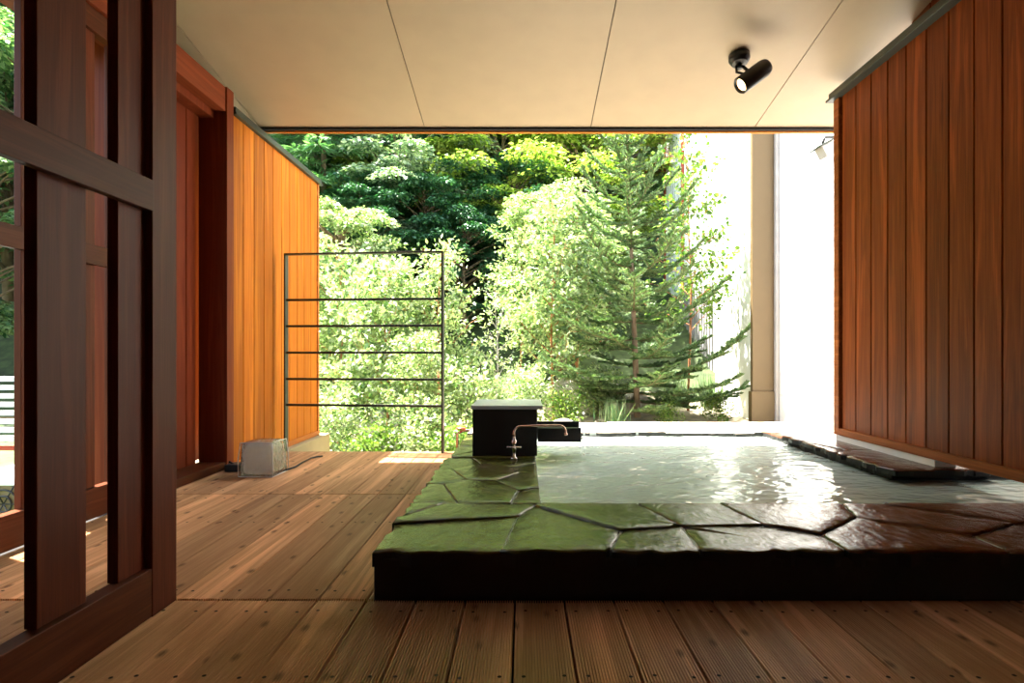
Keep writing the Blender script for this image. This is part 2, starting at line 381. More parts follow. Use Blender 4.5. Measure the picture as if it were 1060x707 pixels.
# ------------------------------------------------------------------ ceiling and roof
def zc(y): return 3.25-.187*y
cb=[-2.8,-1.99,-.745,.504,1.735,2.62]
c=MB()
for a,b in zip(cb[:-1],cb[1:]):
    a+=.003;b-=.003; y0,y1=-1.7,4.29; t=.012
    vs=[(a,y0,zc(y0)),(b,y0,zc(y0)),(b,y1,zc(y1)),(a,y1,zc(y1)),(a,y0,zc(y0)+t),(b,y0,zc(y0)+t),(b,y1,zc(y1)+t),(a,y1,zc(y1)+t)]
    c.add(vs,[(0,3,2,1),(4,5,6,7),(0,1,5,4),(1,2,6,5),(2,3,7,6),(3,0,4,7)],0)
y0,y1=-1.7,4.31
vs=[(-2.85,y0,zc(y0)+.013),(2.66,y0,zc(y0)+.013),(2.66,y1,zc(y1)+.013),(-2.85,y1,zc(y1)+.013)]
vs+=[(x,y,z+.16) for x,y,z in vs]
c.add(vs,[(0,3,2,1),(4,5,6,7),(0,1,5,4),(1,2,6,5),(2,3,7,6),(3,0,4,7)],1)
o=c.build('ceiling',[M['ceiling'],M['joint']]); tag(o,kind='structure')
zt=zc(4.3)
o=part_box('trim_1',M['trim_x'],None,-2.85,2.66,4.305,4.335,zt-.022,zt+.18); tag(o,'orange wooden fascia along the eave','trim',kind='structure')
o=part_box('trim_2',M['joint'],None,-2.85,2.66,4.27,4.304,zt-.012,zt+.004,bevel=.001); tag(o,kind='structure')

# ------------------------------------------------------------------ bath
XI,YI0,YI1=.07,2.28,4.36
bath=empty('stone_bath',(0,0,0)); tag(bath,'low open air stone bath with wet crazy paved rim','bath')
m=MB()
H=.122
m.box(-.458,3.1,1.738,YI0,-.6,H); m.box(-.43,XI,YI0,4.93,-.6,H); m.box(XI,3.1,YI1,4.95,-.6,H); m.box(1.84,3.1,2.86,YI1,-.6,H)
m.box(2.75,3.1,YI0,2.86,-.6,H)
m.build('tub_body',M['shaded_stone'],bath,bevel=.006)
m=MB(); m.box(XI,2.75,YI0,YI1,-.5,-.44)
# tiled floor of hexagon-like stones
m.build('tub_floor',M['grout'],bath)
def clip(poly,n,c):
    out=[]
    for i in range(len(poly)):
        a=poly[i]; b=poly[(i+1)%len(poly)]
        da=a[0]*n[0]+a[1]*n[1]-c; db=b[0]*n[0]+b[1]*n[1]-c
        if da<=0: out.append(a)
        if da*db<0:
            t=da/(da-db); out.append((a[0]+(b[0]-a[0])*t,a[1]+(b[1]-a[1])*t))
    return out
def area(p): return .5*sum(p[i][0]*p[(i+1)%len(p)][1]-p[(i+1)%len(p)][0]*p[i][1] for i in range(len(p)))
def stones(mb, x0,x1,y0,y1, nx,ny, rnd, rough=.010, ragged=(), z0=.10, zt=.15, colf=None, gap=.006, mi=0):
    sx,sy=(x1-x0)/nx,(y1-y0)/ny
    seeds=[(x0+(i+.5+rnd.uniform(-.42,.42)+(.5 if j%2 else 0)-.25)*sx, y0+(j+.5+rnd.uniform(-.36,.36))*sy) for i in range(-1,nx+1) for j in range(ny)]
    for s in seeds:
        poly=[(x0,y0),(x1,y0),(x1,y1),(x0,y1)]
        for t in seeds:
            if t is s: continue
            n=(t[0]-s[0],t[1]-s[1]); ln=math.hypot(*n); n=(n[0]/ln,n[1]/ln)
            mid=((s[0]+t[0])/2,(s[1]+t[1])/2); poly=clip(poly,n,mid[0]*n[0]+mid[1]*n[1]-gap*.5)
            if len(poly)<3: break
        if len(poly)<3 or abs(area(poly))<.004: continue
        # subdivide and wobble the edges
        pts=[]
        for i in range(len(poly)):
            a=poly[i]; b=poly[(i+1)%len(poly)]; ln=math.hypot(b[0]-a[0],b[1]-a[1]); k=max(1,int(ln/.035))
            for q in range(k):
                t=q/k; x=a[0]+(b[0]-a[0])*t; y=a[1]+(b[1]-a[1])*t
                edge=0
                on=lambda v,w: abs(v-w)<.012
                amp=rough*.35
                if ('y0' in ragged and on(y,y0)) or ('x0' in ragged and on(x,x0)): amp=rough*1.3
                elif on(x,x0) or on(x,x1) or on(y,y0) or on(y,y1): amp=.001
                pts.append((x+rnd.uniform(-amp,amp),y+rnd.uniform(-amp,amp)))
        cx=sum(p[0] for p in pts)/len(pts); cy=sum(p[1] for p in pts)/len(pts)
        h=zt+rnd.uniform(-.004,.004); tx,ty=rnd.uniform(-.008,.008),rnd.uniform(-.010,.010)
        n=len(pts); rings=[]
        for ins,dz in ((0,z0-h),(0,-.007),(.002,-.002),(.007,0),(.05,.001)):
            r=[]
            for (x,y) in pts:
                dx,dy=cx-x,cy-y; dl=math.hypot(dx,dy)+1e-6; ii=min(ins,dl*.6)
                X=x+dx/dl*ii; Y=y+dy/dl*ii
                Z=z0 if dz==z0-h else h+dz+(X-cx)*tx+(Y-cy)*ty+rnd.uniform(-.0012,.0012)
                r.append((X,Y,Z))
            rings.append(r)
        vs=[v for r in rings for v in r]+[(cx,cy,h+rnd.uniform(0,.002))]
        fs=[(a*n+k,a*n+(k+1)%n,(a+1)*n+(k+1)%n,(a+1)*n+k) for a in range(len(rings)-1) for k in range(n)]
        fs+=[((len(rings)-1)*n+k,(len(rings)-1)*n+(k+1)%n,len(vs)-1) for k in range(n)]
        mb.add(vs,fs[:n],1,0,False); mb.add(vs,fs[n:],mi,colf(cx,cy,rnd),True)  # upright stone sides get the material with shade in its colour
rnd=random.Random(11)
def colf(x,y,r): return max(0,min(1,(1.0-(x-.45)/.7)))*r.uniform(.5,.95)
m=MB()
stones(m,-.445,XI+.0,2.285,3.3,2,3,rnd,ragged=('x0',),colf=colf)
stones(m,-.42,XI,3.3,4.25,2,2,rnd,ragged=('x0',),colf=colf)
rnd=random.Random(5)
stones(m,-.452,3.1,1.735,2.28,9,2,rnd,ragged=('y0','x0'),colf=colf)
stones(m,-.42,3.1,YI1,4.98,8,1,rnd,ragged=('y0',),colf=lambda x,y,r:0.0,mi=2)
stones(m,1.84,3.1,2.87,YI1,2,4,rnd,ragged=('x0',),colf=lambda x,y,r:0.0)
m.build('paving',[M['paving'],M['shaded_stone'],M['drystone']],bath)
m=MB(); m.box(-.425,3.09,1.765,YI0-.004,0.12,.143); m.box(-.405,XI-.004,YI0-.004,4.22,0.12,.143); m.box(XI+.01,3.09,YI1+.01,4.95,0.12,.143); m.box(1.86,3.09,2.9,YI1+.01,0.12,.143)
o=m.build('grout',M['grout'],bath); o['label']='pale grout between the stones'
# loose ledge slab beside the right wall
m=MB(); rnd=random.Random(3)
stones(m,1.80,2.34,2.78,3.95,1,2,rnd,ragged=('y0','x0'),z0=.152,zt=.180,colf=lambda x,y,r:0.0,gap=.004,rough=.014)
o=m.build('stone_ledge',[M['paving'],M['shaded_stone']]); tag(o,'brown flat stone ledge in the bath under the right cedar wall','ledge')
# dark rocks at the far right inner corner
# water
m=MB(); nx,ny=110,90
zw=.114
g=[]
for j in range(ny+1):
    for i in range(nx+1):
        x=XI+(2.75-XI)*i/nx; y=YI0+(YI1-YI0)*j/ny
        dd=math.hypot(x-.36,y-3.55)
        z=zw+.0022*math.sin(30*dd)*math.exp(-dd*1.6)+.0009*math.sin(13*x+5*y)+.0008*math.sin(9*y-6*x+1)+.0010*math.sin(21*y+3*math.sin(4*x))
        g.append((x,y,z))
m.add(g,[(j*(nx+1)+i,j*(nx+1)+i+1,(j+1)*(nx+1)+i+1,(j+1)*(nx+1)+i) for j in range(ny) for i in range(nx)],0,.5,True)
o=m.build('bath_water',M['water']); tag(o,'pale green milky water filling the stone bath','water',kind='stuff')

# ------------------------------------------------------------------ granite spout box, trough, tap
b=empty('stone_spout_box',(-.11,3.56,.15)); tag(b,'black stone box with grey top standing on the bath rim','fountain box')
m=MB(); m.box(-.19,.19,-.225,.225,0,.272); m.build('body',M['granite'],b,bevel=.003)
m=MB(); m.box(-.197,.222,-.235,.235,.274,.295); o=m.build('lid',M['granite_top'],b,bevel=.002); o['label']='grey honed stone lid'
t=empty('spout_trough',(.085,3.40,.22)); tag(t,'black open trough sticking out of the stone box over the water','trough')
m=MB(); m.box(0,.26,0,.03,0,.085); m.build('near_side',M['granite'],t,bevel=.002)
m=MB(); m.box(0,.27,.24,.27,0,.095); m.build('far_side',M['granite'],t,bevel=.002)
m=MB(); m.box(0,.255,.03,.24,0,.02); m.build('trough_floor',M['granite'],t,bevel=.002)
m=MB(); m.tube([(.352,3.46,.24),(.362,3.46,.225),(.366,3.46,.19),(.367,3.462,.132)],[.007,.006,.004,.005],8)
m.tube([(.350,3.52,.24),(.359,3.52,.22),(.362,3.52,.132)],[.005,.004,.003],8)
o=m.build('water_stream',M['stream']); tag(o,'thin clear water stream falling from the black trough','water',kind='stuff')
f=empty('tap',(-.055,3.25,.15)); tag(f,'small chrome tap with long curved copper spout before the stone box','tap')
m=MB(); m.lathe([(.021,0),(.021,.006),(.012,.010),(.010,.03)]); m.build('base',M['chrome'],f)
m=MB(); m.lathe([(.009,.028),(.009,.05),(.014,.055),(.014,.06),(.008,.066),(.008,.082),(.013,.086),(.017,.096),(.013,.106),(.008,.112),(.008,.128)]); m.build('valve_body',M['chrome'],f)
m=MB()
m.tube([(-.032,0,.066),(.032,0,.066)],.0045,8); m.tube([(0,-.032,.066),(0,.032,.066)],.0045,8)
for a in range(4):
    m.lathe([(.002,-.006),(.008,-.004),(.008,.004),(.002,.006)],Matrix.Translation((.034*math.cos(a*PI/2),.034*math.sin(a*PI/2),.066)),10)
m.build('cross_handle',M['chrome'],f)
pts=[(0,0,.125)]+[(.04-.04*math.cos(a),0,.145+.04*math.sin(a)) for a in [i*PI/12 for i in range(7)]]
pts+=[(.24,0,.190)]+[(.255+.04*math.sin(a),0,.150+.04*math.cos(a)) for a in [i*PI/14 for i in range(1,8)]]+[(.296,0,.14)]
m=MB(); m.tube(pts,.0068,12); m.lathe([(.0095,0),(.0095,.014)],Matrix.Translation((.296,0,.132)),14); o=m.build('spout',M['copper'],f); o['label']='copper coloured gooseneck spout'
m=MB(); m.lathe([(.004,0),(.011,.004),(.011,.012),(.004,.016)],Matrix.Translation((.0,-.012,.092))@Matrix.Rotation(R(90),4,'X'),16); m.build('lever_hub',M['copper'],f)

# garden valve left of the box, behind the rim
v=empty('garden_tap',(-.53,4.55,-.05)); tag(v,'small red handled garden tap left behind the stone box','tap')
m=MB(); m.tube([(0,0,-.3),(0,0,.16),(.05,0,.185),(.16,0,.185)],.011,10); m.build('pipe',M['copper'],v)
m=MB(); m.lathe([(.035,0),(.04,.006),(.035,.012)],Matrix.Translation((.03,-.02,.20)),18); m.tube([(.03,-.02,.17),(.03,-.02,.205)],.006,8); m.build('handwheel',M['dark_red'],v)

# ------------------------------------------------------------------ railing
rl=empty('railing',(0,0,0)); tag(rl,'tall thin dark metal railing frame at the end of the deck','railing')
A=Vector((-1.845,4.42,0)); B=Vector((-.612,4.31,0))
dirv=(B-A).normalized(); ang=math.atan2(dirv.y,dirv.x)
def bar(nm,p,q,w,h):
    p=Vector(p);q=Vector(q); ln=(q-p).length
    Mx=Matrix.Translation(p)@Matrix.Rotation(ang,4,'Z')
    mm=MB()
    if abs(q.z-p.z)>.1: mm.box(-w/2,w/2,-h/2,h/2,0,ln,M=Mx)
    else: mm.box(0,ln,-w/2,w/2,-h/2,h/2,M=Mx)
    return mm.build(nm,M['railpaint'],rl,bevel=.001)
bar('post',(A.x,A.y,-.1),(A.x,A.y,1.525),.012,.05)
bar('post',(B.x,B.y,-.1),(B.x,B.y,1.525),.014,.05)
bar('top_bar',(A.x,A.y,1.52),(B.x,B.y,1.52),.05,.012)
for z in (1.165,.962,.757,.553,.352): bar('crossbar',(A.x,A.y,z),(B.x,B.y,z),.018,.018)

# ------------------------------------------------------------------ cube lamp + cord
lm=empty('glass_cube_lamp',(-1.62,3.55,0),R(-2)); tag(lm,'frosted glass cube lamp wrapped in clear film on the deck','lamp')
LMI=(Matrix.Translation((-1.62,3.55,0))@Matrix.Rotation(R(-2),4,'Z')).inverted()
def rounded_box(mb,w,d_,h,r,n=8,taper=.0,bulge=.0,mi=0,z0=0,wr=0,rn=None):
    vs=[];fs=[]; idx={}
    S_=14
    def key(p): return tuple(round(c,5) for c in p)
    def put(u):
        k=key(u)
        if k in idx: return idx[k]
        x,y,z=u
        hx,hy,hz=w/2,d_/2,h/2
        q=Vector((x*hx,y*hy,z*hz)); c=Vector((max(-hx+r,min(hx-r,q.x)),max(-hy+r,min(hy-r,q.y)),max(-hz+r,min(hz-r,q.z))))
        e=q-c
        if e.length>1e-9: q=c+e.normalized()*min(r,e.length*1.0 if e.length<r else r)
        tz=(z+1)/2; q.x*=1-taper*tz; q.y*=1-taper*tz
        bl=1+bulge*(1-x*x)*(1-y*y)
        q.z+= bulge*h*(1-x*x)*(1-y*y)*(1 if z>0 else 0)
        if wr and rn: q+=Vector((rn.uniform(-wr,wr),rn.uniform(-wr,wr),rn.uniform(-wr,wr)))
        q.z+=h/2+z0; idx[k]=len(vs); vs.append(q); return idx[k]
    for ax in range(3):
        for sg in (-1,1):
            for i in range(S_):
                for j in range(S_):
                    qd=[]
                    for (a,b_) in ((i,j),(i+1,j),(i+1,j+1),(i,j+1)):
                        u=[0,0,0]; u[ax]=sg; u[(ax+1)%3]=-1+2*a/S_; u[(ax+2)%3]=-1+2*b_/S_
                        qd.append(put(u))
                    fs.append(tuple(qd) if sg>0 else tuple(qd[::-1]))
    mb.add(vs,fs,mi,.5,True)
m=MB(); rounded_box(m,.190,.190,.192,.035,taper=.10,bulge=.06,z0=.008); m.build('glass_body',M['frost'],lm)
m=MB(); rounded_box(m,.208,.208,.205,.016,taper=.08,bulge=.05,z0=.001,wr=.0022,rn=random.Random(2)); m.build('film_wrap',M['film'],lm)
m=MB()
for (sx,sy) in ((-1,-1),(1,-1),(1,1)): m.tube([(sx*.105,sy*.105,.003),(sx*.107,sy*.106,.1),(sx*.097,sy*.097,.206)],.0028,6)
m.tube([(-.097,-.097,.206),(0,-.099,.209),(.097,-.097,.206),(.099,0,.209),(.097,.097,.206)],.0028,6); m.tube([(-.104,-.106,.003),(.104,-.106,.003),(.106,.104,.003)],.0028,6)
o=m.build('film_seam',M['white'],lm); o['label']='white crinkled seams of the clear film'
m=MB(); m.lathe([(.03,.0),(.034,.01),(.02,.05),(.012,.06)],Matrix.Translation((.02,.0,.012)),16); m.build('lamp_socket',M['rubber'],lm)
m=MB(); m.tube([(-1.75,3.62,.008),(-1.80,3.66,.012),(-1.85,3.66,.03),(-1.885,3.64,.06)],.006,8)
m.tube([(-1.52,3.60,.008),(-1.49,3.72,.010),(-1.50,3.86,.012),(-1.50,4.02,.013),(-1.485,4.10,.008),(-1.46,4.13,.006)],.006,8)
o=m.build('power_cord',M['rubber'],lm); o.matrix_parent_inverse=LMI; o['label']='black power cord'
m=MB(); m.box(-1.895,-1.80,3.60,3.70,.001,.045); o=m.build('plug_adapter',M['rubber'],lm,bevel=.006); o.matrix_parent_inverse=LMI; o['label']='black plug adapter'

# ------------------------------------------------------------------ ceiling spotlight
sp=empty('ceiling_spotlight',(1.33,3.513,zc(3.513))); tag(sp,'black adjustable spotlight mounted on the sloping ceiling','lamp')
tilt=Matrix.Rotation(-math.atan(.187),4,'X')
m=MB(); m.lathe([(.062,-.004),(.064,-.03),(.058,-.042),(.05,-.044),(.048,-.058),(.038,-.06)][::-1],tilt,32); m.build('mounting_plate',M['black'],sp)
cen=Vector((.045,-.12,-.185)); ax=Vector((-.78,-.12,-.60)).normalized()
m=MB(); m.tube([(0,0,-.055),(0,-.005,-.085)],.02,14); m.tube([(-.022,-.01,-.075),(-.026,-.03,-.12),(.0,-.06,-.145)],.008,8); m.tube([(.02,-.01,-.075),(.04,-.03,-.11),(.05,-.06,-.135)],.010,8)
m.build('yoke',M['black'],sp)
Mx=Matrix.Translation(cen)@ax.to_track_quat('Z','Y').to_matrix().to_4x4()
hd=MB(); hd.lathe([(.0,-.115),(.030,-.112),(.046,-.098),(.052,-.075),(.052,.110),(.048,.115),(.044,.115),(.038,.090),(.0,.088)],Mx,32); hd=hd.build('lamp_head',M['black'],sp)
m=MB(); m.lathe([(.0,.090),(.036,.092),(.036,.099),(.02,.105),(.0,.107)],Mx,28); m.build('bulb_face',M['glow'],hd)

# ------------------------------------------------------------------ neighbouring building
bd=empty('white_building',(3.0,8.9,0)); tag(bd,'tall sunlit white building wall behind the spruce at right','building')
def bb(nm,mt,x0,x1,y0,y1,z0,z1,bev=.004):
    mm=MB(); mm.box(x0-3.0,x1-3.0,y0-8.9,y1-8.9,z0,z1); return mm.build(nm,mt,bd,bevel=bev)
# wall of panels with real joints
pm=MB()
for (z0,z1) in ((-1.2,.263),(.268,3.15),(3.155,6.2)):
    for (ya,yb) in ((-1.5,2.2),(2.206,5.9),(5.906,8.9)):
        pm.box(0,.2,ya-8.9,yb-8.9,z0,z1)
pm.box(.006,.19,-10.4,0,-1.2,6.2,1)
pm.build('render_panels',[M['white_wall'],M['concrete_grey']],bd)
bb('pipe_cover',M['beige'],2.705,2.985,6.72,6.79,.305,6.2)
bb('pipe_cover_base',M['beige'],2.685,2.99,6.70,6.80,-1.2,.303)
bb('grey_strip',M['grey_siding'],2.955,2.999,6.66,6.715,-1.0,6.2)  # narrow grey upright strip beside the pipe cover
ho=empty('striped_house',(3.3,9,0)); tag(ho,'pale striped house with red trim behind the white building','building')
m=MB(); m.box(0,.2,.0,4.2,2.0,7.0); 
for i in range(28): m.box(-.02,0,.02+i*.15,.05+i*.15,2.0,7.0)
m.build('upper_siding',M['white_wall'],ho)
m=MB(); m.box(0,.2,.0,4.2,-1.2,1.98)
for i in range(28): m.box(-.02,0,.02+i*.15,.07+i*.15,-1.2,1.98)
m.build('lower_siding',M['grey_siding'],ho)
for yy in (2.7,4.15): part_box('corner_trim',M['red_paint'],ho,-.05,.01,yy,yy+.05,1.9,7.0)
part_box('eave',M['red_paint'],ho,-.45,.1,3.7,4.6,5.0,5.15)
# wall lamp near the top right
wl=empty('hooded_lamp',(2.985,5.45,3.0)); tag(wl,'small hooded lamp fixed high on the white wall beside the cedar wall end','lamp')
zz=.75+213/F*5.4-3.0
m=MB(); m.tube([(-.001,0,zz+.12),(-.10,0,zz+.12),(-.12,0,zz+.06)],.014,8); m.build('bracket',M['black'],wl)
Mx=Matrix.Translation((-.13,0,zz+.03))@Matrix.Rotation(R(-28),4,'Y')
m=MB(); m.box(-.07,.11,-.09,.09,0,.015,M=Mx); m.build('hood',M['cap'],wl,bevel=.003)
m=MB(); m.box(-.04,.08,-.07,.07,-.11,-.001,M=Mx); m.build('lamp_housing',M['grey_siding'],wl,bevel=.004)

# ------------------------------------------------------------------ things seen through the door at far left
ac=empty('air_conditioner',(-3.30,3.6,-.9)); tag(ac,'beige outdoor air conditioner seen low through the left door','air conditioner')
m=MB(); m.box(-.42,.42,0,.62,.0,.815); m.build('casing',M['concrete'],ac,bevel=.01)
m=MB(); m.box(-.45,.45,-.02,.68,.817,.832); m.build('lid',M['white'],ac,bevel=.004)
m=MB()
for rr in (.05,.09,.13): m.tube([(.02+rr*math.cos(a),-.012,.70+rr*math.sin(a)) for a in [i*PI/14 for i in range(29)]],.006,6,cap=False)
for a in range(6): m.tube([(.02,-.012,.70),(.02+.13*math.cos(a*PI/3),-.012,.70+.13*math.sin(a*PI/3))],.004,6)
m.build('fan_grille',M['black'],ac)
lf=empty('louvred_screen',(-4.6,5.0,-.1)); tag(lf,'white horizontal louvred screen seen through the left door','screen')
for i in range(8):
    m=MB(); m.box(-.8,.9,0,.07,.08+i*.075,.12+i*.075); m.build('slat',M['white'],lf)
for x in (-.8,.86):
    m=MB(); m.box(x,x+.04,.07,.11,0,.7); m.build('post',M['grey_siding'],lf)
m=MB(); m.box(-.82,.92,-.01,.09,0,.03); m.build('sill',M['red_paint'],lf)

# ------------------------------------------------------------------ ground
def gz(x,y):
    z=-.12
    if x<.2: z-=min(.35,(.2-x)*.25)
    if y>8.5: z+=(y-8.5)*.55+max(0,y-14)*.25
    z+=.05*math.sin(1.7*x+.6*y)+.04*math.sin(2.9*y-1.1*x)
    if y>10: z+=.25*math.sin(.5*x+.3*y)
    return z
def grid(name,x0,x1,y0,y1,nx,ny,mat,label):
    m=MB(); g=[(x0+(x1-x0)*i/nx,y0+(y1-y0)*j/ny,0) for j in range(ny+1) for i in range(nx+1)]
    g=[(x,y,gz(x,y)) for x,y,_ in g]
    m.add(g,[(j*(nx+1)+i,j*(nx+1)+i+1,(j+1)*(nx+1)+i+1,(j+1)*(nx+1)+i) for j in range(ny) for i in range(nx)],0,.5,True)
    o=m.build(name,mat); tag(o,label,'ground',kind='structure')
grid('ground',-4.2,9,5.05,9,60,20,M['soil'],'sunlit garden soil behind the bath')
grid('ground_hillside',-26,24,9,36,90,50,M['moss'],'wooded hillside behind the garden')
m=MB(); m.add([(-26,-6,-1.0),(-4.2,-6,-1.0),(-4.2,9,gz(-4.2,9)),(-26,9,gz(-26,9))],[(0,1,2,3)]); m.add([(-4.2,-6,-1.0),(9,-6,-1.0),(9,5.05,-.7),(-4.2,5.05,-.7)],[(0,1,2,3)])
m.add([(-4.2,5.05,-.7),(9,5.05,-.7),(9,5.05,-.05),(-4.2,5.05,-.4)],[(0,1,2,3)])
o=m.build('ground_yard',M['moss']); tag(o,kind='structure')

# ------------------------------------------------------------------ plants
RS=np.random.RandomState
def leaf_mesh(name, P, D, NN, ln, wd, mat, fold=.15):
    """P base points, D directions, NN approx normals, arrays (n,3); rhombic leaves"""
    n=len(P); D=D/np.linalg.norm(D,axis=1,keepdims=True)
    S_=np.cross(D,NN); S_/=np.linalg.norm(S_,axis=1,keepdims=True)+1e-9; U=np.cross(S_,D)
    ln=np.asarray(ln).reshape(-1,1)*np.ones((n,1)); wd=np.asarray(wd).reshape(-1,1)*np.ones((n,1))
    V=np.empty((n,4,3)); V[:,0]=P; V[:,1]=P+D*ln*.45+S_*wd*.5+U*wd*fold; V[:,2]=P+D*ln; V[:,3]=P+D*ln*.45-S_*wd*.5+U*wd*fold
    me=bpy.data.meshes.new(name); me.vertices.add(n*4); me.loops.add(n*4); me.polygons.add(n)
    me.vertices.foreach_set('co',V.reshape(-1).astype(np.float32))
    me.loops.foreach_set('vertex_index',np.arange(n*4,dtype=np.int32))
    me.polygons.foreach_set('loop_start',np.arange(0,n*4,4,dtype=np.int32)); me.polygons.foreach_set('loop_total',np.full(n,4,dtype=np.int32))
    me.materials.append(mat); me.update(calc_edges=True); return me
def unit(v): return v/(np.linalg.norm(v,axis=-1,keepdims=True)+1e-9)
def broad_tree(seed, h, r, nclump, nleaf, leaf, mat, layered=.35):
    rs=RS(seed); P=[];
    tr=MB(); tr.tube([(0,0,-.3),(.05,0,h*.3),(-.05,.05,h*.6),(0,0,h*.9)],[.11,.09,.06,.02],8)
    D=[]
    for i in range(nclump):
        u=unit(rs.normal(size=3)); rad=rs.uniform(.45,1)**.5
        c=np.array([u[0]*r*rad,u[1]*r*rad,h*.58+u[2]*h*.42*rad])
        st=np.array([0,0,max(.4,c[2]-.35*r)]); tr.tube([tuple(st),tuple((st+c)/2+[0,0,.1]),tuple(c)],[.035,.02,.008],5,cap=False)
        k=nleaf//nclump; cr=rs.uniform(.55,1.0)*r*.36
        q=unit(rs.normal(size=(k,3)))*(rs.uniform(0,1,(k,1))**.45)*cr; q[:,2]*=layered
        q[:,2]-=.25*(q[:,0]**2+q[:,1]**2)/cr
        P.append(q+c); D.append(unit(q+rs.normal(size=(k,3))*cr*.5)*[1,1,.35]-[0,0,.25])
    P=np.concatenate(P); D=np.concatenate(D); n=len(P)
    NN=unit(rs.normal(size=(n,3))*.45+[0,0,1])
    sz=leaf*rs.uniform(.7,1.3,n)
    return tr.mesh('trunk',M['bark']), leaf_mesh('foliage',P,D,NN,sz,sz*.55,mat)
def conifer(seed,h,r,mat,nb=90,blade=.2,wd=.02,trunkmat='bark',droop=.35,per=160):
    rs=RS(seed); tr=MB(); tr.tube([(0,0,-.3),(0,0,h*.5),(0,0,h)],[h*.012,h*.008,.01],8)
    P=[];D=[]
    for i in range(nb):
        z=h*(.12+.86*(i/nb)); L_=r*(1-(i/nb))**.75*rs.uniform(.75,1.1)+.1; a=rs.uniform(0,2*PI)
        t=np.linspace(.1,1,7); pts=np.stack([np.cos(a)*L_*t,np.sin(a)*L_*t,z-droop*L_*t**1.6+.15*L_*t**3],1)
        tr.tube([tuple(p) for p in pts],[.018*(1-k*.13) for k in range(7)],4,cap=False)
        k=int(per*(L_/r+.25)); tt=rs.uniform(.12,1,k)
        b=np.stack([np.cos(a)*L_*tt,np.sin(a)*L_*tt,z-droop*L_*tt**1.6+.15*L_*tt**3],1)
        side=np.array([-np.sin(a),np.cos(a),0]); off=rs.uniform(-1,1,(k,1))*L_*.22*(1-tt[:,None]*.6)
        b=b+side*off+[0,0,-1]*np.abs(off)*.4
        P.append(b); D.append(np.array([np.cos(a),np.sin(a),-.3])*1.0+side*np.sign(off)*1.1+rs.normal(size=(k,3))*.45)
    P=np.concatenate(P);D=np.concatenate(D);n=len(P)
    return tr.mesh('trunk',M[trunkmat]), leaf_mesh('foliage',P,D,unit(rs.normal(size=(n,3))*.5+[0,0,1]),blade*rs.uniform(.6,1.3,n),wd,mat,0)
def garden_tree(seed,h,spread,nbr,leaf,mat,bark,per=46,start=.18,up=.9,rt=.016,wl=.5,lean=0,sprig=.07,weep=0.0):
    """young tree with a thin stem, rising branches and twigs full of leaves"""
    rs=RS(seed); tr=MB(); z=np.linspace(0,1,8)
    stem=np.stack([lean*z**1.5+.02*np.sin(z*7+seed),.02*np.cos(z*6),h*z],1); stem[0,2]=-.2
    tr.tube([tuple(p) for p in stem],[rt*(1-.85*k/7) for k in range(8)],7)
    P=[];D=[]
    for i in range(nbr):
        f=start+(1-start)*(i+.5)/nbr*.97; base=np.array([np.interp(f,z,stem[:,0]),np.interp(f,z,stem[:,1]),h*f])
        a=i*2.4+rs.uniform(-.4,.4); L_=spread*(1.15-f)**.6*rs.uniform(.7,1.15)
        dr=unit(np.array([np.cos(a),np.sin(a),up*rs.uniform(.5,1.1)]))
        t=np.linspace(0,1,6)[:,None]; pts=base+dr*L_*t+np.array([0,0,(.18-weep)*L_])*t**2
        tr.tube([tuple(p) for p in pts],[rt*.4*(1-.16*k) for k in range(6)],4,cap=False)
        for j in range(7):
            tj=.22+.78*j/6; b=base+dr*L_*tj+np.array([0,0,(.18-weep)*L_])*tj**2
            d2=unit(dr+rs.normal(size=3)*.75-[0,0,weep]); l2=L_*.38*(1.1-tj*.6)*rs.uniform(.6,1.2)
            tr.tube([tuple(b),tuple(b+d2*l2)],[rt*.14,rt*.06],3,cap=False)
            k=max(3,int(per*l2/.2)); tt=rs.uniform(0,1,(k,1))
            P.append(b+d2*l2*tt+rs.normal(size=(k,3))*sprig*[1,1,.6]); D.append(d2+rs.normal(size=(k,3))*.8-[0,0,.3+weep])
    P=np.concatenate(P);D=np.concatenate(D);n=len(P); sz=leaf*rs.uniform(.65,1.25,n)
    return tr.mesh('trunk',M[bark]), leaf_mesh('foliage',P,D,unit(rs.normal(size=(n,3))*.7+[0,0,.8]),sz,sz*wl,mat)
def plant(name, meshes, x, y, s, rz, label, cat='tree', group=None, z=None, names=('trunk','foliage')):
    r=empty(name,(x,y,gz(x,y) if z is None else z),rz); r.scale=(s,s,s); tag(r,label,cat,group)
    for nm,me in zip(names,meshes):
        o=bpy.data.objects.new(nm,me); link(o,r)
    return r
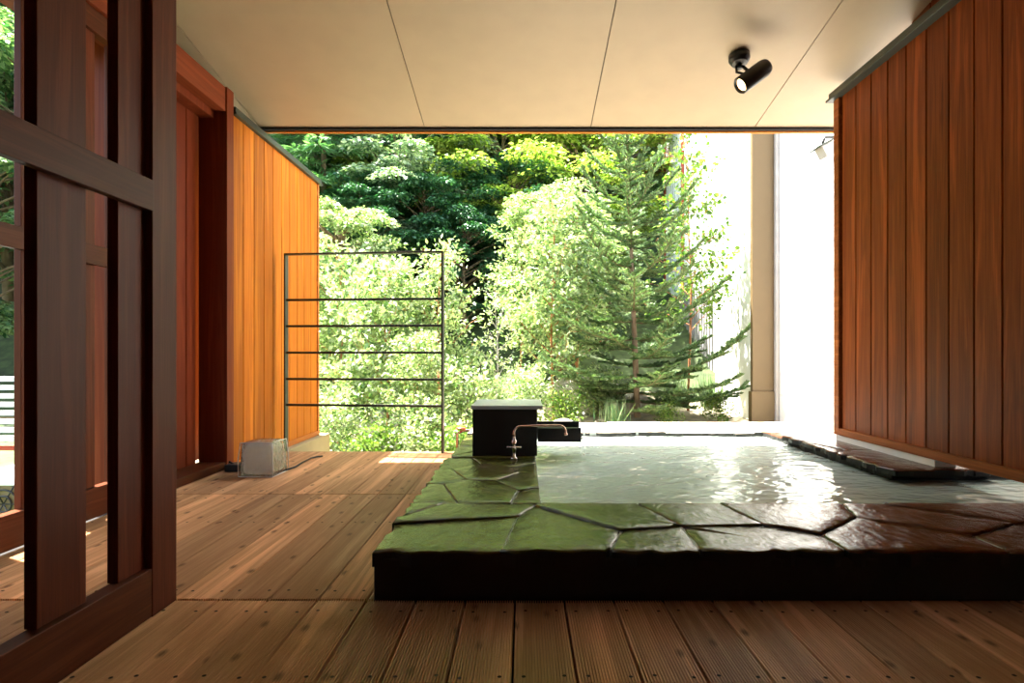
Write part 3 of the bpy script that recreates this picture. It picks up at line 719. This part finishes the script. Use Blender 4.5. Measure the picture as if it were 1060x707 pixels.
# --- spruce
def spruce():
    rs=RS(4); h=4.25; tr=MB()
    lean=lambda z:-.16*z/h
    tr.tube([(lean(z),0,z) for z in (-.2,0,.8,1.6,2.4,3.2,4.25)],[.05,.043,.036,.028,.02,.013,.004],10)
    P=[];D=[];U=[]
    def needles(a,b,dens,ln):
        k=max(3,int(np.linalg.norm(b-a)*dens)); t=rs.uniform(0,1,(k,1)); d=unit(b-a)
        rnd_=rs.normal(size=(k,3)); rnd_-=(rnd_@d)[:,None]*d; rnd_=unit(rnd_); rnd_[:,2]=np.abs(rnd_[:,2])*.9+rnd_[:,2]*.1
        P.append(a+(b-a)*t); D.append(d*.75+rnd_*.8); U.append(ln*rs.uniform(.7,1.2,k))
    def branch(z,a,L_,rise,side=1.0):
        base=np.array([lean(z),0,z]); n=max(4,int(L_/.12)); pts=[]
        for i in range(n+1):
            t=i/n; pts.append(base+np.array([np.cos(a)*L_*t,np.sin(a)*L_*t,L_*(-.16*t+rise*t**2)]))
        tr.tube([tuple(p) for p in pts],[max(.002,.013*(L_/1.2)*(1-.8*i/n)) for i in range(n+1)],5,cap=False)
        sd=np.array([-np.sin(a),np.cos(a),0])
        for i in range(1,n+1):
            p=pts[i]; d=unit(pts[i]-pts[i-1]); needles(pts[i-1],p,800,.038)
            if i<n or True:
                for sgn in (-1,1):
                    l2=L_*.36*(1-.62*i/n)*rs.uniform(.5,1.15)+.05
                    d2=unit(d*.75+sd*sgn*.8+np.array([0,0,rs.uniform(-.12,.22)]))
                    q=p+d2*l2; needles(p,q,720,.036); tr.tube([tuple(p),tuple(q)],[.0035,.0015],3,cap=False)
                    if l2>.27:
                        for f_ in (.35,.65):
                            c=p+d2*l2*f_
                            for s2 in (-1,1):
                                d3=unit(d2*.8+np.cross(d2,[0,0,1])*s2*.8+[0,0,.1]); needles(c,c+d3*l2*.35,620,.032)
    nw=17
    for i in range(nw):
        z=.16+(h-.5)*(i/(nw-1)); k=5 if i%2 else 4; r=1.12*(1-z/h)**.75+.10
        for j in range(k):
            branch(z+rs.uniform(-.08,.08), j*2*PI/k+i*.9+rs.uniform(-.3,.3), r*rs.uniform(.5,1.15), .25+.75*z/h)
    needles(np.array([lean(h-.4),0,h-.45]),np.array([lean(h),0,h]),500,.04)
    branch(.55,R(-12),1.35,.6); branch(1.25,R(-5),1.1,.6); branch(.45,R(185),1.1,.3)
    P_=np.concatenate(P);D_=np.concatenate(D);n=len(P_)
    return tr.mesh('trunk',M['bark']), leaf_mesh('foliage',P_,D_,unit(rs.normal(size=(n,3))),np.concatenate(U)*1.35,.0125,M['needle'],0)
def px(x,d): return (x-542)/F*d
plant('spruce_tree',spruce(),px(660,7.3),7.3,1.0,0,'young green spruce with open spiky branches right of centre',z=-.1)
# --- garden trees
bA=garden_tree(21,3.1,1.0,30,.075,M['leaf_pale'],'bark_red',per=40,up=.9,rt=.022)
bB=garden_tree(22,2.6,.75,26,.070,M['leaf_pale'],'bark_red',per=36,up=1.0,rt=.02)
bC=garden_tree(23,1.75,.42,18,.045,M['leaf_pale'],'bark_grey',per=15,up=1.3,rt=.014,start=.25,sprig=.03)
bD=garden_tree(24,4.0,.95,34,.07,M['leaf_birch'],'bark_red',per=13,up=.9,rt=.02,start=.28,sprig=.06,wl=.75,weep=.25)
bE=garden_tree(25,2.3,.85,28,.08,M['leaf_pale'],'bark_red',per=40,up=.85,rt=.018,start=.08)
plant('leafy_tree',bA,px(572,8.0),8.0,1.0,0,'pale leafy tree with thin orange stem right of the stone box')
plant('leafy_tree',bB,px(597,8.6),8.6,1.15,1.9,'pale leafy tree whose stem stands just left of the spruce')
plant('leafy_tree',bA,px(540,9.6),9.8,.88,2.6,'taller pale tree rising behind the two thin stemmed trees')
plant('sapling',bC,px(514,6.8),6.8,.95,0,'small bare stemmed whitish sapling right above the stone box','sapling',z=-.2)
plant('birch_tree',bD,px(718,7.7),7.9,.95,0,'slender birch with hanging light leaves right of the spruce')
plant('leafy_tree',bE,px(400,6.9),6.9,1.0,.4,'dense yellow green young tree behind the middle of the railing',z=-.45)
plant('leafy_tree',bE,px(352,7.6),7.6,1.15,2.4,'pale leafy tree beside the end of the orange wall',z=-.5)
plant('leafy_tree',bB,px(455,7.1),7.1,.95,3.9,'pale leafy tree behind the right post of the railing',z=-.45)
plant('leafy_tree',bA,px(375,9.0),9.2,.95,1.2,'taller pale tree rising above the railing at left',z=-.4)
plant('leafy_tree',bE,px(430,6.2),6.2,.62,5.2,'low bushy sapling close behind the railing foot',z=-.5)
# --- shrubs
sh=garden_tree(31,.75,.5,22,.06,M['leaf_pale'],'bark',per=34,up=.9,rt=.01,start=.03)
sh2=garden_tree(32,.55,.38,20,.055,M['leaf_birch'],'bark',per=30,up=.7,rt=.008,start=.03)
sl=[(345,6.3,1.0,-.55,sh,'low pale shrub beside the concrete plinth'),(390,5.9,.9,-.55,sh2,'low green shrub behind the left half of the railing'),
(440,5.9,.9,-.5,sh,'low pale shrub behind the right half of the railing'),(474,5.6,.8,-.45,sh2,'low shrub between railing and stone box'),(482,6.6,1.2,-.4,sh,'taller shrub left behind the stone box'),
(500,7.6,1.0,-.2,sh2,'small shrub behind the stone box'),(548,7.3,.9,-.2,sh,'pale shrub behind the black trough'),(585,7.0,.8,-.2,sh2,'light green shrub behind the far rim under the pale trees'),
(622,7.7,.8,-.15,sh,'pale shrub left of the spruce foot'),(690,6.9,.45,-.12,sh2,'low shrub right of the spruce foot'),(742,7.2,.6,-.12,sh2,'bright green shrub at the foot of the white wall')]
for (x,d_,s,z,ms_,lb) in sl: plant('shrub',ms_,px(x,d_),d_,s,x*.37,lb,'shrub',z=z,names=('stems','foliage'))
# stakes behind railing
for (x,d_,h_,lb) in ((401,6.4,.75,'short orange stake behind the middle of the railing'),(453,6.4,1.0,'orange stake beside the right railing post')):
    m=MB(); m.tube([(0,0,-.3),(.01,0,h_)],.014,7); o=m.build('plant_stake',M['bark_red']); o.location=(px(x,d_),d_,-.45); tag(o,lb,'stake')
# tall grass tufts by the wall
def grass(seed,h,n,r):
    rs=RS(seed); P=np.stack([rs.normal(0,r,n),rs.normal(0,r,n),np.zeros(n)],1); D=rs.normal(size=(n,3))*.16+[0,0,1]
    return leaf_mesh('grass_blades',P,D,unit(rs.normal(size=(n,3))),h*rs.uniform(.5,1.1,n),.012,M['leaf_mid'],0)
for i,(x,y,h_) in enumerate(((2.55,7.9,.55),(1.1,6.9,.35),(2.2,8.2,.5))):
    o=bpy.data.objects.new('grass_tuft',grass(50+i,h_,160,.07)); link(o); o.location=(x,y,gz(x,y))
    tag(o,['grass tuft at the foot of the white wall','short grass tuft near the spruce foot','grass tuft between birch and white wall'][i],'grass',kind='stuff')
# rocks
def rock(seed,sx,sy,sz):
    import bmesh
    bm=bmesh.new(); bmesh.ops.create_icosphere(bm,subdivisions=3,radius=1); r=random.Random(seed)
    pl=[(Vector((r.gauss(0,1),r.gauss(0,1),r.gauss(0,1))).normalized(),r.uniform(.6,.85)) for _ in range(9)]
    for v in bm.verts:
        for n_,c_ in pl:
            dd=v.co.dot(n_)-c_
            if dd>0: v.co-=n_*dd
        v.co=Vector((v.co.x*sx,v.co.y*sy,v.co.z*sz))
    me=bpy.data.meshes.new('rock'); bm.to_mesh(me); bm.free(); me.materials.append(M['rock']); return me
for i,(x,d_,s,z,lb) in enumerate(((612,8.4,(.75,.5,.42),.05,'large pale sunlit rock left of the spruce foot'),(648,7.9,(.5,.4,.25),-.02,'pale rock directly behind the spruce foot'),
   (585,6.4,(.22,.2,.12),-.1,'small pale rock behind the far rim'),(478,5.4,(.2,.2,.13),-.3,'dark rock left behind the stone box'),(448,5.3,(.2,.16,.12),-.4,'small rock at the railing foot'))):
    o=bpy.data.objects.new('rock',rock(60+i,*s)); link(o); o.location=(px(x,d_),d_,z); tag(o,lb,'rock')
# --- forest
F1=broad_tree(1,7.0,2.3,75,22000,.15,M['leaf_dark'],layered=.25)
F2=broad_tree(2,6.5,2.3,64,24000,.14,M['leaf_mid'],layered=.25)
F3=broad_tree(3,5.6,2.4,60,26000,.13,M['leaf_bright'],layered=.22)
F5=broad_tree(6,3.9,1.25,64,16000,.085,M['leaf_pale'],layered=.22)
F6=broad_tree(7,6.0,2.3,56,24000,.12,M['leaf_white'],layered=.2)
F4=conifer(4,9.0,2.2,M['needle_far'],nb=110,blade=.30,wd=.045,per=210)
lab={1:('dark green broadleaf tree in the shaded forest','dark broadleaf forest trees'),2:('mid green broadleaf tree in the forest','mid green forest trees'),
     3:('bright yellow green broadleaf tree in the forest','bright forest trees'),4:('feathery drooping conifer in the forest at upper left','forest conifers')}
FT={1:F1,2:F2,3:F3,4:F4,6:F6}
lab[6]=('silvery green broadleaf tree catching the sun in the forest','silvery forest trees')
plant('leafy_tree',F5,px(580,9.3),9.3,.84,0,'large pale layered tree left of the spruce')
plant('leafy_tree',F5,px(352,9.6),9.6,.85,2.0,'pale layered tree rising above the railing beside the orange wall')
plant('leafy_tree',F5,px(625,10.8),10.8,.62,4.0,'pale layered tree directly behind the spruce')
rs=random.Random(9)
spots=[(300,13,4,1.0),(372,14.5,4,1.1),(415,12.4,6,.85),(350,13.6,6,.8),(465,13.6,1,.7),(395,15.6,2,.95),(335,11.6,4,.7),(385,13.0,3,.6),(450,15.2,6,1.0),(497,15.5,1,.8),
 (520,12.9,3,.80),(565,15.0,3,.95),(610,16.2,3,1.1),(605,13.0,3,.75),(640,14.5,2,1.0),(535,12.0,1,.5),(660,17.5,3,1.05),(480,18.5,2,1.1),(560,19,6,1.2),
 (420,19.5,6,1.2),(620,19.5,2,1.1),(690,15.5,2,1.0),(340,18,2,1.2),(260,15,2,1.1),(270,20,4,1.3),(680,20,2,1.2),(480,11.2,1,.42),(440,11.6,1,.5),(380,11.2,1,.45),
 (390,23,2,1.3),(500,23.5,6,1.3),(600,25,2,1.4),(320,24,2,1.4),(200,13,2,1.1),(160,17,2,1.2),(90,12,2,1.0),(60,17,1,1.3),(10,12.5,2,1.1),(-40,15,1,1.2),(-20,9.5,2,.75),(120,21,1,1.4),(0,21,2,1.5),(-90,12,1,1.1)]
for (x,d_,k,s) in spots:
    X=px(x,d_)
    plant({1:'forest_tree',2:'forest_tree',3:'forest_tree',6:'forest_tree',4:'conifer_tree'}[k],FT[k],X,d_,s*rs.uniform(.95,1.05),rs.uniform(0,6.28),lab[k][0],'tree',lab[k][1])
